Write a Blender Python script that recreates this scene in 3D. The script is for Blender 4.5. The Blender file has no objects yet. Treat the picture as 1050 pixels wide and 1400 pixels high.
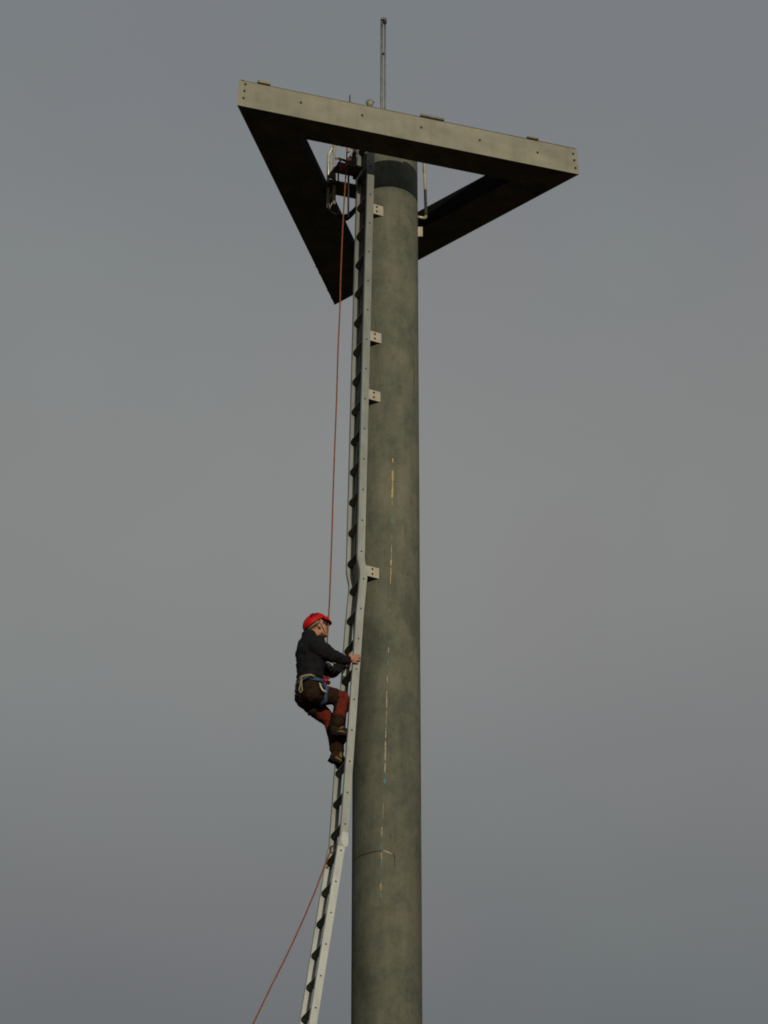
import bpy, bmesh, math, random
import numpy as np
from mathutils import Vector, Matrix
random.seed(7)
R_ = math.radians
scene = bpy.context.scene

# ------------------------------------------------------------------ camera
F_PX = 6700.0; TILT = R_(31.0); H = 40.4336; EYE = 1.6
cam_d = bpy.data.cameras.new('camera'); cam_o = bpy.data.objects.new('camera', cam_d)
scene.collection.objects.link(cam_o)
cam_o.location = (0, -H, EYE); cam_o.rotation_euler = (R_(90) + TILT, 0, 0)
cam_d.sensor_fit = 'VERTICAL'; cam_d.sensor_height = 24.0; cam_d.lens = F_PX / 1400 * 24.0
cam_d.clip_start = 0.5; cam_d.clip_end = 9000
scene.camera = cam_o
scene.render.resolution_x = 768; scene.render.resolution_y = 1024

# ------------------------------------------------------------------ world, sun, exposure
SUN_EL = R_(7.5); SUN_DIR = Vector((0.23, -0.973, 0)).normalized()   # horizontal direction towards the sun
world = bpy.data.worlds.new('World'); scene.world = world; world.use_nodes = True
wn = world.node_tree.nodes; wl = world.node_tree.links; wn.clear()
wo = wn.new('ShaderNodeOutputWorld'); bg = wn.new('ShaderNodeBackground'); bg.inputs[1].default_value = 0.1
sky = wn.new('ShaderNodeTexSky'); sky.sky_type = 'NISHITA'; sky.sun_disc = False
sky.sun_elevation = SUN_EL; sky.sun_rotation = math.atan2(SUN_DIR.x, SUN_DIR.y)
sky.air_density = 1.5; sky.dust_density = 3.0
tc = wn.new('ShaderNodeTexCoord'); sp = wn.new('ShaderNodeSeparateXYZ'); wl.new(tc.outputs['Generated'], sp.inputs[0])
cr = wn.new('ShaderNodeValToRGB'); cr.color_ramp.interpolation = 'EASE'
wl.new(sp.outputs[2], cr.inputs[0])
stops = [(0.0, (1.40, 1.50, 1.58)), (0.40, (1.46, 1.56, 1.64)), (0.515, (2.45, 2.48, 2.44)),
         (0.60, (2.05, 2.20, 2.32)), (1.0, (1.95, 2.1, 2.25))]
els = cr.color_ramp.elements
SC = 3.0
els[0].position = stops[0][0]; els[0].color = tuple(c / SC for c in stops[0][1]) + (1,)
els[1].position = stops[-1][0]; els[1].color = tuple(c / SC for c in stops[-1][1]) + (1,)
for p, c in stops[1:-1]:
    e = els.new(p); e.color = tuple(x / SC for x in c) + (1,)
nz = wn.new('ShaderNodeTexNoise'); nz.inputs['Scale'].default_value = 9.0; nz.inputs['Detail'].default_value = 3
nz.inputs['Roughness'].default_value = 0.5
wl.new(tc.outputs['Generated'], nz.inputs['Vector'])
# soft unevenness of the overcast: brightness and a faint warm/cool drift
mr = wn.new('ShaderNodeMapRange'); mr.inputs['From Min'].default_value = .3; mr.inputs['From Max'].default_value = .7
mr.inputs['To Min'].default_value = SC * 0.95; mr.inputs['To Max'].default_value = SC * 1.03
wl.new(nz.outputs['Fac'], mr.inputs['Value'])
vm = wn.new('ShaderNodeVectorMath'); vm.operation = 'SCALE'
wl.new(cr.outputs[0], vm.inputs[0]); wl.new(mr.outputs[0], vm.inputs['Scale'])
nz2 = wn.new('ShaderNodeTexNoise'); nz2.inputs['Scale'].default_value = 16.0; nz2.inputs['Detail'].default_value = 2
wl.new(tc.outputs['Generated'], nz2.inputs['Vector'])
tint = wn.new('ShaderNodeValToRGB'); tint.color_ramp.elements[0].position = .4; tint.color_ramp.elements[1].position = .62
tint.color_ramp.elements[0].color = (.975, 1.0, .995, 1); tint.color_ramp.elements[1].color = (1.0, .975, .99, 1)
wl.new(nz2.outputs['Fac'], tint.inputs[0])
vm2 = wn.new('ShaderNodeVectorMath'); vm2.operation = 'MULTIPLY'
wl.new(vm.outputs[0], vm2.inputs[0]); wl.new(tint.outputs[0], vm2.inputs[1])
mx = wn.new('ShaderNodeMixRGB'); mx.inputs[0].default_value = 0.94
wl.new(sky.outputs[0], mx.inputs[1]); wl.new(vm2.outputs[0], mx.inputs[2])
wl.new(mx.outputs[0], bg.inputs[0]); wl.new(bg.outputs[0], wo.inputs[0])

sd = bpy.data.lights.new('sun', 'SUN'); so = bpy.data.objects.new('sun', sd); scene.collection.objects.link(so)
sd.energy = 2.0; sd.angle = R_(0.6); sd.color = (1.0, 0.90, 0.74)
dirv = Vector((SUN_DIR.x * math.cos(SUN_EL), SUN_DIR.y * math.cos(SUN_EL), math.sin(SUN_EL)))
so.rotation_euler = dirv.to_track_quat('Z', 'Y').to_euler(); so.location = (0, -20, 40)
scene.render.engine = 'CYCLES'; scene.cycles.filter_width = 1.8
vs = scene.view_settings
vs.view_transform = 'Standard'; vs.look = 'None'; vs.exposure = 0; vs.gamma = 1; vs.use_curve_mapping = False

# ------------------------------------------------------------------ measuring helpers (rays of the survey, used once to place things)
CAM = np.array([0, -H, EYE]); FW = np.array([0, math.cos(TILT), math.sin(TILT)])
UP = np.array([0, -math.sin(TILT), math.cos(TILT)]); RT = np.array([1., 0, 0])
def ray(x, y): return FW * F_PX + RT * (x - 525) + UP * (700 - y)
def onplane(x, y, P, n):
    d = ray(x, y); t = ((np.array(P) - CAM) @ n) / (d @ n); return CAM + d * t
def aty(x, y, Y): return onplane(x, y, (0, Y, 0), np.array([0, 1., 0]))
def atz(x, y, z): return onplane(x, y, (0, 0, z), np.array([0, 0, 1.]))
CX = 0.0248                                            # pole axis
def prad(z): return 0.3495 - 0.00128 * z             # pole radius by height
def oncyl(x, y, off=0.0):
    R = .315
    for _ in range(3):
        d = ray(x, y); o = CAM - np.array([CX, 0, 0])
        a = d[0]**2 + d[1]**2; b = 2 * (o[0]*d[0] + o[1]*d[1]); c = o[0]**2 + o[1]**2 - (R + off)**2
        P = CAM + d * ((-b - math.sqrt(max(b*b - 4*a*c, 0))) / 2 / a); R = prad(P[2])
    return P

# ------------------------------------------------------------------ materials
def mat(name, col, rough=.6, metal=0.0, zgrad=None, streak=0.0, rnd=0.0, var=.12, scale=8.0, col2=None, bump=0.0, bscale=60.0, stretch=(1, 1, 1), spec=.4, detail=5):
    m = bpy.data.materials.new(name); m.use_nodes = True
    n = m.node_tree.nodes; l = m.node_tree.links; b = n['Principled BSDF']
    b.inputs['Roughness'].default_value = rough; b.inputs['Metallic'].default_value = metal
    b.inputs['Specular IOR Level'].default_value = spec
    t = n.new('ShaderNodeTexCoord'); mp = n.new('ShaderNodeMapping'); mp.inputs['Scale'].default_value = stretch
    l.new(t.outputs['Object'], mp.inputs[0])
    z = n.new('ShaderNodeTexNoise'); z.inputs['Scale'].default_value = scale; z.inputs['Detail'].default_value = detail
    z.inputs['Roughness'].default_value = .6
    l.new(mp.outputs[0], z.inputs['Vector'])
    r = n.new('ShaderNodeValToRGB'); r.color_ramp.elements[0].position = .3; r.color_ramp.elements[1].position = .7
    c2 = col2 or tuple(c * (1 + var) for c in col)
    r.color_ramp.elements[0].color = tuple(c * (1 - var) for c in col) + (1,); r.color_ramp.elements[1].color = tuple(c2) + (1,)
    l.new(z.outputs['Fac'], r.inputs[0]); out = r.outputs[0]
    def scale_by(out, f):
        v = n.new('ShaderNodeVectorMath'); v.operation = 'SCALE'; l.new(out, v.inputs[0]); l.new(f, v.inputs['Scale']); return v.outputs[0]
    def rng(src, a, b_, c, d):
        q = n.new('ShaderNodeMapRange'); l.new(src, q.inputs['Value'])
        for k_, v_ in (('From Min', a), ('From Max', b_), ('To Min', c), ('To Max', d)): q.inputs[k_].default_value = v_
        return q.outputs[0]
    if zgrad:                                                        # dirt thickening with height: (z0, factor0, z1, factor1)
        sx = n.new('ShaderNodeSeparateXYZ'); l.new(t.outputs['Object'], sx.inputs[0])
        out = scale_by(out, rng(sx.outputs[2], zgrad[0], zgrad[2], zgrad[1], zgrad[3]))
    if streak:                                                       # rain streaks
        m2 = n.new('ShaderNodeMapping'); m2.inputs['Scale'].default_value = (1, 1, .07); l.new(t.outputs['Object'], m2.inputs[0])
        zs_ = n.new('ShaderNodeTexNoise'); zs_.inputs['Scale'].default_value = 14; zs_.inputs['Detail'].default_value = 5; l.new(m2.outputs[0], zs_.inputs['Vector'])
        out = scale_by(out, rng(zs_.outputs['Fac'], .30, .52, 1 - streak, 1.03))
    if rnd:
        oi = n.new('ShaderNodeObjectInfo'); out = scale_by(out, rng(oi.outputs['Random'], 0, 1, 1 - rnd, 1 + rnd))
    l.new(out, b.inputs['Base Color'])
    if bump:
        z2 = n.new('ShaderNodeTexNoise'); z2.inputs['Scale'].default_value = bscale; z2.inputs['Detail'].default_value = 4
        l.new(mp.outputs[0], z2.inputs['Vector'])
        bp = n.new('ShaderNodeBump'); bp.inputs['Strength'].default_value = bump; bp.inputs['Distance'].default_value = .01
        l.new(z2.outputs['Fac'], bp.inputs['Height']); l.new(bp.outputs[0], b.inputs['Normal'])
    return m

def concrete():
    m = bpy.data.materials.new('weathered_concrete'); m.use_nodes = True
    n = m.node_tree.nodes; l = m.node_tree.links; b = n['Principled BSDF']
    b.inputs['Roughness'].default_value = .85; b.inputs['Specular IOR Level'].default_value = .25
    t = n.new('ShaderNodeTexCoord')
    def noise(sc, stretch, det=4, rough=.6):
        mp = n.new('ShaderNodeMapping'); mp.inputs['Scale'].default_value = stretch; l.new(t.outputs['Object'], mp.inputs[0])
        z = n.new('ShaderNodeTexNoise'); z.inputs['Scale'].default_value = sc; z.inputs['Detail'].default_value = det
        z.inputs['Roughness'].default_value = rough; l.new(mp.outputs[0], z.inputs['Vector']); return z.outputs['Fac']
    def ramp(f, p0, c0, p1, c1):
        r = n.new('ShaderNodeValToRGB'); e = r.color_ramp.elements
        e[0].position = p0; e[0].color = tuple(c0) + (1,); e[1].position = p1; e[1].color = tuple(c1) + (1,)
        l.new(f, r.inputs[0]); return r.outputs[0]
    def mul(a, c, fac=1.0):
        x = n.new('ShaderNodeMixRGB'); x.blend_type = 'MULTIPLY'; x.inputs[0].default_value = fac
        l.new(a, x.inputs[1]); l.new(c, x.inputs[2]); return x.outputs[0]
    base = ramp(noise(1.6, (1, 1, .45), 5), .30, (.118, .124, .092), .70, (.192, .188, .138))
    streak = ramp(noise(3.6, (2.2, 2.2, .30), 6, .7), .30, (.80, .82, .82), .60, (1.04, 1.04, 1.03))
    blot = ramp(noise(3.0, (1, 1, .75), 7, .72), .38, (.66, .70, .70), .56, (1.04, 1.03, 1.0))
    spots = ramp(noise(11, (1, 1, .6), 5, .75), .30, (.62, .62, .60), .42, (1, 1, 1))
    fine = ramp(noise(70, (1, 1, .7), 4, .7), .25, (.84, .84, .84), .8, (1.10, 1.10, 1.10))
    rings = noise(1.1, (.02, .02, 4.0), 3, .7)
    ring = ramp(rings, .34, (.88, .89, .88), .42, (1, 1, 1))
    c = mul(mul(mul(mul(mul(base, streak), blot), fine), ring), spots, .8)
    sx = n.new('ShaderNodeSeparateXYZ'); l.new(t.outputs['Object'], sx.inputs[0])
    def mth(op, a, b_):
        q = n.new('ShaderNodeMath'); q.operation = op
        for i_, v_ in enumerate((a, b_)):
            if isinstance(v_, (int, float)): q.inputs[i_].default_value = v_
            else: l.new(v_, q.inputs[i_])
        return q.outputs[0]
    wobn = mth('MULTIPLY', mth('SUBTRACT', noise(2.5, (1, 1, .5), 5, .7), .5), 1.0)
    # darker -X flank with an uneven edge, fading in towards the bottom
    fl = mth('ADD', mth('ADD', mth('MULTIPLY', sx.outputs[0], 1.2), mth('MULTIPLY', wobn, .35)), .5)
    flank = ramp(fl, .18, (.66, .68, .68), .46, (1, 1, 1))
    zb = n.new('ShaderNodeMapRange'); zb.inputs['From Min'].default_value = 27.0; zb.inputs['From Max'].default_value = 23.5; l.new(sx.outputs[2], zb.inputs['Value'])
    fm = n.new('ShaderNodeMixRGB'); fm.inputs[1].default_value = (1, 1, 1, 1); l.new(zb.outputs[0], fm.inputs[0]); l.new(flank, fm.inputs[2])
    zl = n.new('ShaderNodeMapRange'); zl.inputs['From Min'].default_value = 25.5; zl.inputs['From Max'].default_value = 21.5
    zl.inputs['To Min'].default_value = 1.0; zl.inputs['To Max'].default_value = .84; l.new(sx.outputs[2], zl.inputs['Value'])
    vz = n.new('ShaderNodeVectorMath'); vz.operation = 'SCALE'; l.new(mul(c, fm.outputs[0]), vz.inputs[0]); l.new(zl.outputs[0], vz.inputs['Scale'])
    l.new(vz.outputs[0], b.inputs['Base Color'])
    bp = n.new('ShaderNodeBump'); bp.inputs['Strength'].default_value = .25; bp.inputs['Distance'].default_value = .006
    l.new(noise(45, (1, 1, 1), 5, .7), bp.inputs['Height']); l.new(bp.outputs[0], b.inputs['Normal'])
    return m

M = {
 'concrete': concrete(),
 'crack': mat('dark_crack', (.035, .034, .026), .95),
 'crack_light': mat('chipped_concrete', (.33, .29, .19), .9),
 'crack_soft': mat('damp_stain', (.105, .108, .080), .95, var=.25, scale=20),
 'fascia': mat('cream_painted_steel', (.255, .243, .180), .6, streak=.07, var=.20, scale=3.2, bump=.15, bscale=25, stretch=(1, 1, 1.5), detail=9),
 'frame': mat('dark_brown_steel', (.085, .060, .045), .8, var=.4, scale=5, spec=.2),
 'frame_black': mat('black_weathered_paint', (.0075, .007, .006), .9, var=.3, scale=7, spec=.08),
 'rail': mat('greyed_aluminium', (.34, .355, .315), .50, .45, zgrad=(25.2, 1.0, 28.6, .66), streak=.10, var=.14, scale=6, stretch=(2, 2, .8), bump=.1, spec=.5),
 'rail_mid': mat('dull_aluminium_section', (.370, .380, .340), .45, .2, var=.14, scale=6, stretch=(2, 2, .8), bump=.1, spec=.5),
 'rail_low': mat('cleaner_aluminium_section', (.49, .515, .465), .48, .45, streak=.08, var=.10, scale=6, stretch=(2, 2, .8), bump=.1, spec=.5),
 'rung': mat('shade_dark_aluminium', (.080, .076, .066), .6, .2, rnd=.35, var=.3, scale=30),  # aluminium darkened so its base colour carries the shade on the rungs
 'bolt': mat('dark_bolt_steel', (.035, .032, .026), .6, .3),
 'bracket': mat('cream_bracket_steel', (.42, .385, .30), .6, var=.12, scale=14),
 'bracket_shade': mat('bracket_steel_painted_shade', (.06, .055, .04), .8),  # bracket steel with underside shade painted into the colour
 'tube': mat('galvanised_tube', (.42, .39, .27), .4, .3, var=.3, scale=25),
 'darktube': mat('black_steel_tube', (.03, .03, .03), .6, .2),
 'rope': mat('red_orange_rope', (.24, .070, .026), .8, var=.35, scale=45, bump=.4, bscale=160),
 'ground': mat('dry_meadow', (.085, .085, .050), .95, var=.4, scale=.4),
 'antenna': mat('weathered_rod', (.20, .20, .16), .6, .3, var=.25, scale=12),
 'yellow': mat('yellow_paint', (.42, .33, .12), .7, var=.3, scale=30),
 'blue': mat('blue_paint', (.085, .21, .25), .7, var=.3, scale=30),
 'white': mat('whitish_paint', (.33, .30, .22), .7, var=.3, scale=30),
 'skin': mat('skin', (.43, .205, .115), .55, var=.08, scale=25),
 'hair': mat('brown_hair', (.045, .032, .02), .7, var=.4, scale=90),
 'jacket': mat('black_fleece', (.011, .0115, .013), .95, var=.3, scale=20, bump=.5, bscale=45, spec=.15),
 'trousers': mat('brown_work_cloth', (.026, .0135, .0075), .9, var=.45, scale=18, bump=.6, bscale=50, spec=.1),
 'red_cloth': mat('rust_red_cloth', (.125, .017, .008), .9, var=.35, scale=22, bump=.4, bscale=50, spec=.2),
 'helmet': mat('red_helmet_shell', (.47, .004, .004), .55, var=.10, scale=10, spec=.25),
 'helmet_dark': mat('dark_vent_shade', (.10, .004, .004), .8, spec=.1),  # vent red that also paints shade onto the helmet crown
 'navy': mat('navy_webbing', (.012, .020, .040), .9),
 'strap': mat('off_white_webbing', (.50, .47, .38), .8),
 'lens': mat('dark_blue_lens', (.02, .03, .06), .15, spec=.8),
 'orange': mat('orange_plastic', (.45, .10, .03), .5),
 'boot': mat('brown_leather', (.022, .015, .007), .8, var=.4, scale=30, bump=.3, spec=.15),
 'boot_tan': mat('tan_leather', (.17, .095, .025), .7, var=.25, scale=30),
 'sole': mat('black_rubber', (.009, .009, .008), .9, spec=.15),
 'blue_web': mat('blue_harness_webbing', (.035, .075, .135), .8, var=.3, scale=40),
 'sling': mat('yellow_sling', (.24, .21, .11), .8, var=.2, scale=40),
 'steel': mat('polished_steel', (.45, .46, .48), .4, .8),
 'red_metal': mat('red_anodised_metal', (.24, .008, .012), .45, .2, var=.6, scale=40, bump=.6, bscale=60),
}

# ------------------------------------------------------------------ mesh helpers
class MB:
    def __init__(s): s.v = []; s.f = []; s.m = []; s.sm = []
    def add(s, vs, fs, mi=0, smooth=False):
        o = len(s.v); s.v += [tuple(map(float, p)) for p in vs]
        for f in fs: s.f.append(tuple(i + o for i in f)); s.m.append(mi); s.sm.append(smooth)
    def box(s, c, ax, hs, mi=0):
        c = np.array(c, float); A = [np.array(a, float) for a in ax]
        vs = [c + A[0]*hs[0]*i + A[1]*hs[1]*j + A[2]*hs[2]*k for i in (-1, 1) for j in (-1, 1) for k in (-1, 1)]
        s.add(vs, [(0,1,3,2), (4,6,7,5), (0,4,5,1), (2,3,7,6), (0,2,6,4), (1,5,7,3)], mi)
    def prism(s, poly, d, mi=0):
        poly = [np.array(p, float) for p in poly]; n = len(poly); d = np.array(d, float)
        s.add(poly + [p + d for p in poly], [tuple(range(n))[::-1], tuple(range(n, 2*n))] + [(i, (i+1) % n, (i+1) % n + n, i + n) for i in range(n)], mi)
    def tube(s, pts, r, n=10, mi=0, smooth=True, closed=False):
        pts = [np.array(p, float) for p in pts]; rs = r if hasattr(r, '__len__') else [r]*len(pts)
        rings = []; K = len(pts); prev = None
        for i, p in enumerate(pts):
            a = pts[(i-1) % K] if (closed or i) else p; b = pts[(i+1) % K] if (closed or i < K-1) else p
            t = b - a; t = t / np.linalg.norm(t)
            if prev is None:
                h = np.array([0, 0, 1.]) if abs(t[2]) < .9 else np.array([1., 0, 0])
                e1 = np.cross(t, h)
            else: e1 = prev - t * (prev @ t)
            e1 /= np.linalg.norm(e1); e2 = np.cross(t, e1); prev = e1
            rings.append([p + rs[i]*(e1*math.cos(2*math.pi*k/n) + e2*math.sin(2*math.pi*k/n)) for k in range(n)])
        vs = [q for rg in rings for q in rg]; fs = []
        for i in range(K if closed else K-1):
            j = (i+1) % K
            for k in range(n): fs.append((i*n+k, i*n+(k+1) % n, j*n+(k+1) % n, j*n+k))
        if not closed: fs += [tuple(range(n))[::-1], tuple((K-1)*n + k for k in range(n))]
        s.add(vs, fs, mi, smooth)
    def ell(s, c, ax, rad, nu=16, nv=10, mi=0):
        c = np.array(c, float); A = [np.array(a, float)*r for a, r in zip(ax, rad)]
        vs = [c + A[2]]
        for j in range(1, nv):
            th = math.pi*j/nv
            for i in range(nu):
                ph = 2*math.pi*i/nu
                vs.append(c + A[0]*math.sin(th)*math.cos(ph) + A[1]*math.sin(th)*math.sin(ph) + A[2]*math.cos(th))
        vs.append(c - A[2]); L = len(vs) - 1; fs = []
        for i in range(nu):
            fs.append((0, 1+i, 1+(i+1) % nu)); b = 1+(nv-2)*nu; fs.append((L, b+(i+1) % nu, b+i))
            for j in range(nv-2): fs.append((1+j*nu+i, 1+(j+1)*nu+i, 1+(j+1)*nu+(i+1) % nu, 1+j*nu+(i+1) % nu))
        s.add(vs, fs, mi, True)
    def cap(s, p0, r0, p1, r1, n=14):
        p0 = np.array(p0, float); p1 = np.array(p1, float); t = p1-p0; L = np.linalg.norm(t); t = t/L
        P = []; Rr = []
        for k in range(1, 5): a = math.pi/2*(1-k/4.); P.append(p0 - t*r0*math.sin(a)); Rr.append(max(r0*math.cos(a), .001))
        for k in range(0, 5): a = math.pi/2*(k/4.); P.append(p1 + t*r1*math.sin(a)); Rr.append(max(r1*math.cos(a), .001))
        s.tube(P, Rr, n)
    def mesh(s, name):
        me = bpy.data.meshes.new(name); me.from_pydata(s.v, [], s.f)
        for p, mi, sm in zip(me.polygons, s.m, s.sm): p.material_index = mi; p.use_smooth = sm
        bm = bmesh.new(); bm.from_mesh(me); bmesh.ops.recalc_face_normals(bm, faces=bm.faces); bm.to_mesh(me); bm.free()
        return me

col = scene.collection
def link(name, me, mats, parent=None, bevel=0):
    o = bpy.data.objects.new(name, me); col.objects.link(o)
    for m in (mats if isinstance(mats, (list, tuple)) else [mats]): me.materials.append(m)
    if parent is not None:
        o.parent = parent; w = parent; mtx = Matrix.Translation(w.location)
        if w.parent is not None: mtx = Matrix.Identity(4)
        o.matrix_parent_inverse = mtx.inverted()
    if bevel:
        b = o.modifiers.new('bevel', 'BEVEL'); b.width = bevel; b.segments = 2; b.limit_method = 'ANGLE'
    return o
def build(name, mb, mats, parent=None, bevel=0): return link(name, mb.mesh(name), mats, parent, bevel)
def thing(name, loc, label, cat, group=None):
    o = bpy.data.objects.new(name, None); col.objects.link(o); o.location = loc; o.empty_display_size = .1
    o['label'] = label; o['category'] = cat
    if group: o['group'] = group
    return o
def tag(o, label, cat, group=None):
    o['label'] = label; o['category'] = cat
    if group: o['group'] = group
    return o
def solid(name, mb, mats, parent, voxel, smooth=6, factor=.5, fold=0, fscale=.05, pick=None):
    """union of overlapping closed shapes as ONE continuous skin"""
    me = mb.mesh(name + '_raw'); o = bpy.data.objects.new(name, me); col.objects.link(o)
    r = o.modifiers.new('r', 'REMESH'); r.mode = 'VOXEL'; r.voxel_size = voxel; r.use_smooth_shade = True
    s = o.modifiers.new('s', 'SMOOTH'); s.iterations = smooth; s.factor = factor
    if fold:
        tx = bpy.data.textures.new(name, 'CLOUDS'); tx.noise_scale = fscale; tx.noise_depth = 2
        d = o.modifiers.new('d', 'DISPLACE'); d.texture = tx; d.strength = fold; d.mid_level = .5; d.texture_coords = 'GLOBAL'
    dg = bpy.context.evaluated_depsgraph_get(); m2 = bpy.data.meshes.new_from_object(o.evaluated_get(dg))
    bpy.data.objects.remove(o); bpy.data.meshes.remove(me); m2.name = name
    m2.materials.clear()
    for p in m2.polygons:
        p.use_smooth = True
        p.material_index = pick(np.array(p.center)) if pick else 0
    return link(name, m2, mats, parent)
Z = np.array([0, 0, 1.])

# ------------------------------------------------------------------ the ground (below the frame)
g = MB(); S = 4500
n = 24
vs = [(-S + 2*S*i/n, -S + 2*S*j/n, 0) for i in range(n+1) for j in range(n+1)]
g.add(vs, [(i*(n+1)+j, (i+1)*(n+1)+j, (i+1)*(n+1)+j+1, i*(n+1)+j+1) for i in range(n) for j in range(n)])
go = build('ground', g, M['ground']); go['kind'] = 'structure'

# ------------------------------------------------------------------ concrete pole
ZT = 29.580
pole = thing('concrete_pole', (CX, 0, 0), 'tall round weathered grey-green concrete pole carrying the triangular frame', 'pole')
p = MB(); N = 96
prof = [(0, prad(0)), (5, prad(5)), (10, prad(10)), (15, prad(15)), (20, prad(20)), (25, prad(25)), (ZT + .42, prad(ZT)), (ZT + .44, prad(ZT) - .02)]
vs = []; fs = []
for z, r in prof:
    for k in range(N): a = 2*math.pi*k/N; vs.append((CX + r*math.cos(a), r*math.sin(a), z))
for i in range(len(prof)-1):
    for k in range(N): fs.append((i*N+k, i*N+(k+1) % N, (i+1)*N+(k+1) % N, (i+1)*N+k))
p.add(vs, fs, 0, True); p.add(vs[-N:], [tuple(range(N))])
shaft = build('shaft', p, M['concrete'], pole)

def decal_line(pts, w, th, lift=.002):
    """thin strip lying on the pole's surface along a line of survey points"""
    mb = MB(); Q = [oncyl(*q) for q in pts]
    for i in range(len(Q)-1):
        a, b = Q[i], Q[i+1]; na = np.array([a[0]-CX, a[1], 0]); na /= np.linalg.norm(na)
        nb = np.array([b[0]-CX, b[1], 0]); nb /= np.linalg.norm(nb)
        t = (b-a)/np.linalg.norm(b-a); s = np.cross(t, na)
        wa = w if not hasattr(w, '__len__') else w[i]; wb = w if not hasattr(w, '__len__') else w[i+1]
        vs = [a+na*-.01-s*wa, a+na*-.01+s*wa, a+na*(lift+th)+s*wa, a+na*(lift+th)-s*wa,
              b+nb*-.01-s*wb, b+nb*-.01+s*wb, b+nb*(lift+th)+s*wb, b+nb*(lift+th)-s*wb]
        mb.add(vs, [(0,1,2,3), (4,7,6,5), (3,2,6,7), (0,4,5,1), (1,5,6,2), (0,3,7,4)])
    return mb
def xline(y):
    ks = [(620, 536.8), (643, 537), (690, 536), (760, 535), (830, 532.5), (890, 531), (950, 528.8), (1000, 527.4), (1070, 526.0), (1130, 522.3), (1180, 521.4), (1240, 520.5)]
    for (a, xa), (b, xb) in zip(ks, ks[1:]):
        if y <= b: return xa + (xb-xa)*(y-a)/(b-a)
    return 520.5
def mark(y0, y1, c, w=.009):
    n = max(3, int((y1-y0)/2.2)); pts = [(xline(y0+(y1-y0)*i/n) + random.uniform(-.25, .25), y0+(y1-y0)*i/n) for i in range(n+1)]
    ww = [w*.72*random.uniform(.45, 1.15) for _ in pts]; ww[0] *= .6; ww[-1] *= .4
    o = build('paint_mark', decal_line(pts, ww, .0015), M[c], pole)
    return o
for y0, y1, c, w in ((627, 633, 'yellow', .011), (643.5, 681, 'yellow', .014), (683, 694, 'white', .004), (703, 707, 'blue', .006), (710, 718, 'blue', .014),
                     (730, 742, 'white', .003), (745, 765, 'white', .006), (765, 774, 'yellow', .010), (776, 798, 'yellow', .010), (806, 814, 'blue', .006), (832, 838, 'blue', .008),
                     (885, 893, 'white', .009), (903, 911, 'blue', .008), (925, 934, 'white', .007), (945, 968, 'white', .008), (970, 992, 'white', .004), (994, 999, 'blue', .009), (999, 1010, 'white', .010),
                     (1013, 1040, 'white', .012), (1044, 1057, 'white', .011), (1065, 1072, 'blue', .012), (1088, 1094, 'blue', .005), (1096, 1120, 'white', .003), (1131, 1144, 'white', .008), (1155, 1163, 'blue', .013),
                     (1166, 1176, 'yellow', .010), (1177, 1184, 'blue', .012), (1202, 1208, 'blue', .011), (1208, 1218, 'yellow', .010), (1221, 1228, 'blue', .014)):
    mark(y0, y1, c, w)
def crack(pts, w, m='crack', name='crack'): return build(name, decal_line(pts, w, .001), M[m], pole)
crack([(482.5, 1177), (486, 1174), (492, 1170), (498, 1168), (505, 1166.5), (511, 1164.5), (517, 1163.8), (523, 1163.3)], [.004, .005, .006, .007, .005, .006, .004, .003])
crack([(523, 1163.6), (527, 1164), (531, 1165.5), (536, 1168)], [.003, .007, .008, .003], 'crack_light', 'chipped_edge')
crack([(538, 1167), (540, 1171), (539, 1180), (540, 1186)], [.003, .003, .002, .001], 'crack', 'crack')
crack([(511, 425), (514, 446), (515.5, 480), (517.5, 500), (519.5, 528)], [.003, .005, .005, .003, .003], 'crack_soft')
crack([(549, 428), (556, 436), (561, 452), (564, 472), (566, 500), (566, 540), (568, 580)], [.004, .005, .005, .008, .010, .012, .006], 'crack_soft')
crack([(558, 295), (562, 301), (564, 308)], [.002, .005, .002], 'crack_soft')
crack([(533, 1034), (534.5, 1037), (533, 1041)], [.003, .008, .003], 'crack_soft')
crack([(524, 852), (521, 862), (519, 872)], [.004, .014, .003], 'crack_soft')
crack([(566, 850), (568, 866), (567, 884)], [.004, .008, .004], 'crack_soft')
for x, y, L in ((557, 1352, 20), (561, 1338, 12), (563, 1372, 16), (567, 1296, 18), (556, 1378, 10), (565, 1318, 10)):
    crack([(x, y), (x+random.uniform(-2, 2), y+L*.4), (x+random.uniform(-1, 1), y+L)], [.003, .009, .002], 'crack_soft')

# ------------------------------------------------------------------ triangular frame
A = np.array([-1.4317, -1.5707, ZT]); B = np.array([1.9420, -.3921, ZT]); C = np.array([-.5113, 1.9629, ZT])
frame = thing('triangular_frame', (CX, 0, ZT), 'large horizontal steel triangle with cream fascia and dark underside on the pole top', 'frame')
def inw(P, Q):
    d = (Q-P)/np.linalg.norm(Q-P); return d, np.cross(Z, d)      # along, inward (A>B>C runs counter-clockwise)
HF = .300                                                           # height of the outer fascia
dAB, nAB = inw(A, B); dBC, nBC = inw(B, C); dCA, nCA = inw(C, A)
def corner(P, n1, k1, n2, k2):
    # point inset k1 along n1 and k2 along n2
    Mx = np.array([n1[:2], n2[:2]]); d = np.linalg.solve(Mx, np.array([k1, k2])); return P + np.array([d[0], d[1], 0])
WAB, WBC, WCA = .335, .385, .415
def ring(k, z, ins=None):
    a = corner(A, nCA, k[2], nAB, k[0]); b = corner(B, nAB, k[0], nBC, k[1]); c = corner(C, nBC, k[1], nCA, k[2])
    return [q + Z*z for q in (a, b, c)]
outer0 = ring((.010, .010, .010), .002); outer1 = ring((.026, .026, .026), HF - .01)
inner0 = ring((WAB, WBC, WCA), .002); inner1 = ring((WAB-.01, WBC-.0, WCA-.0), .235)
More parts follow.
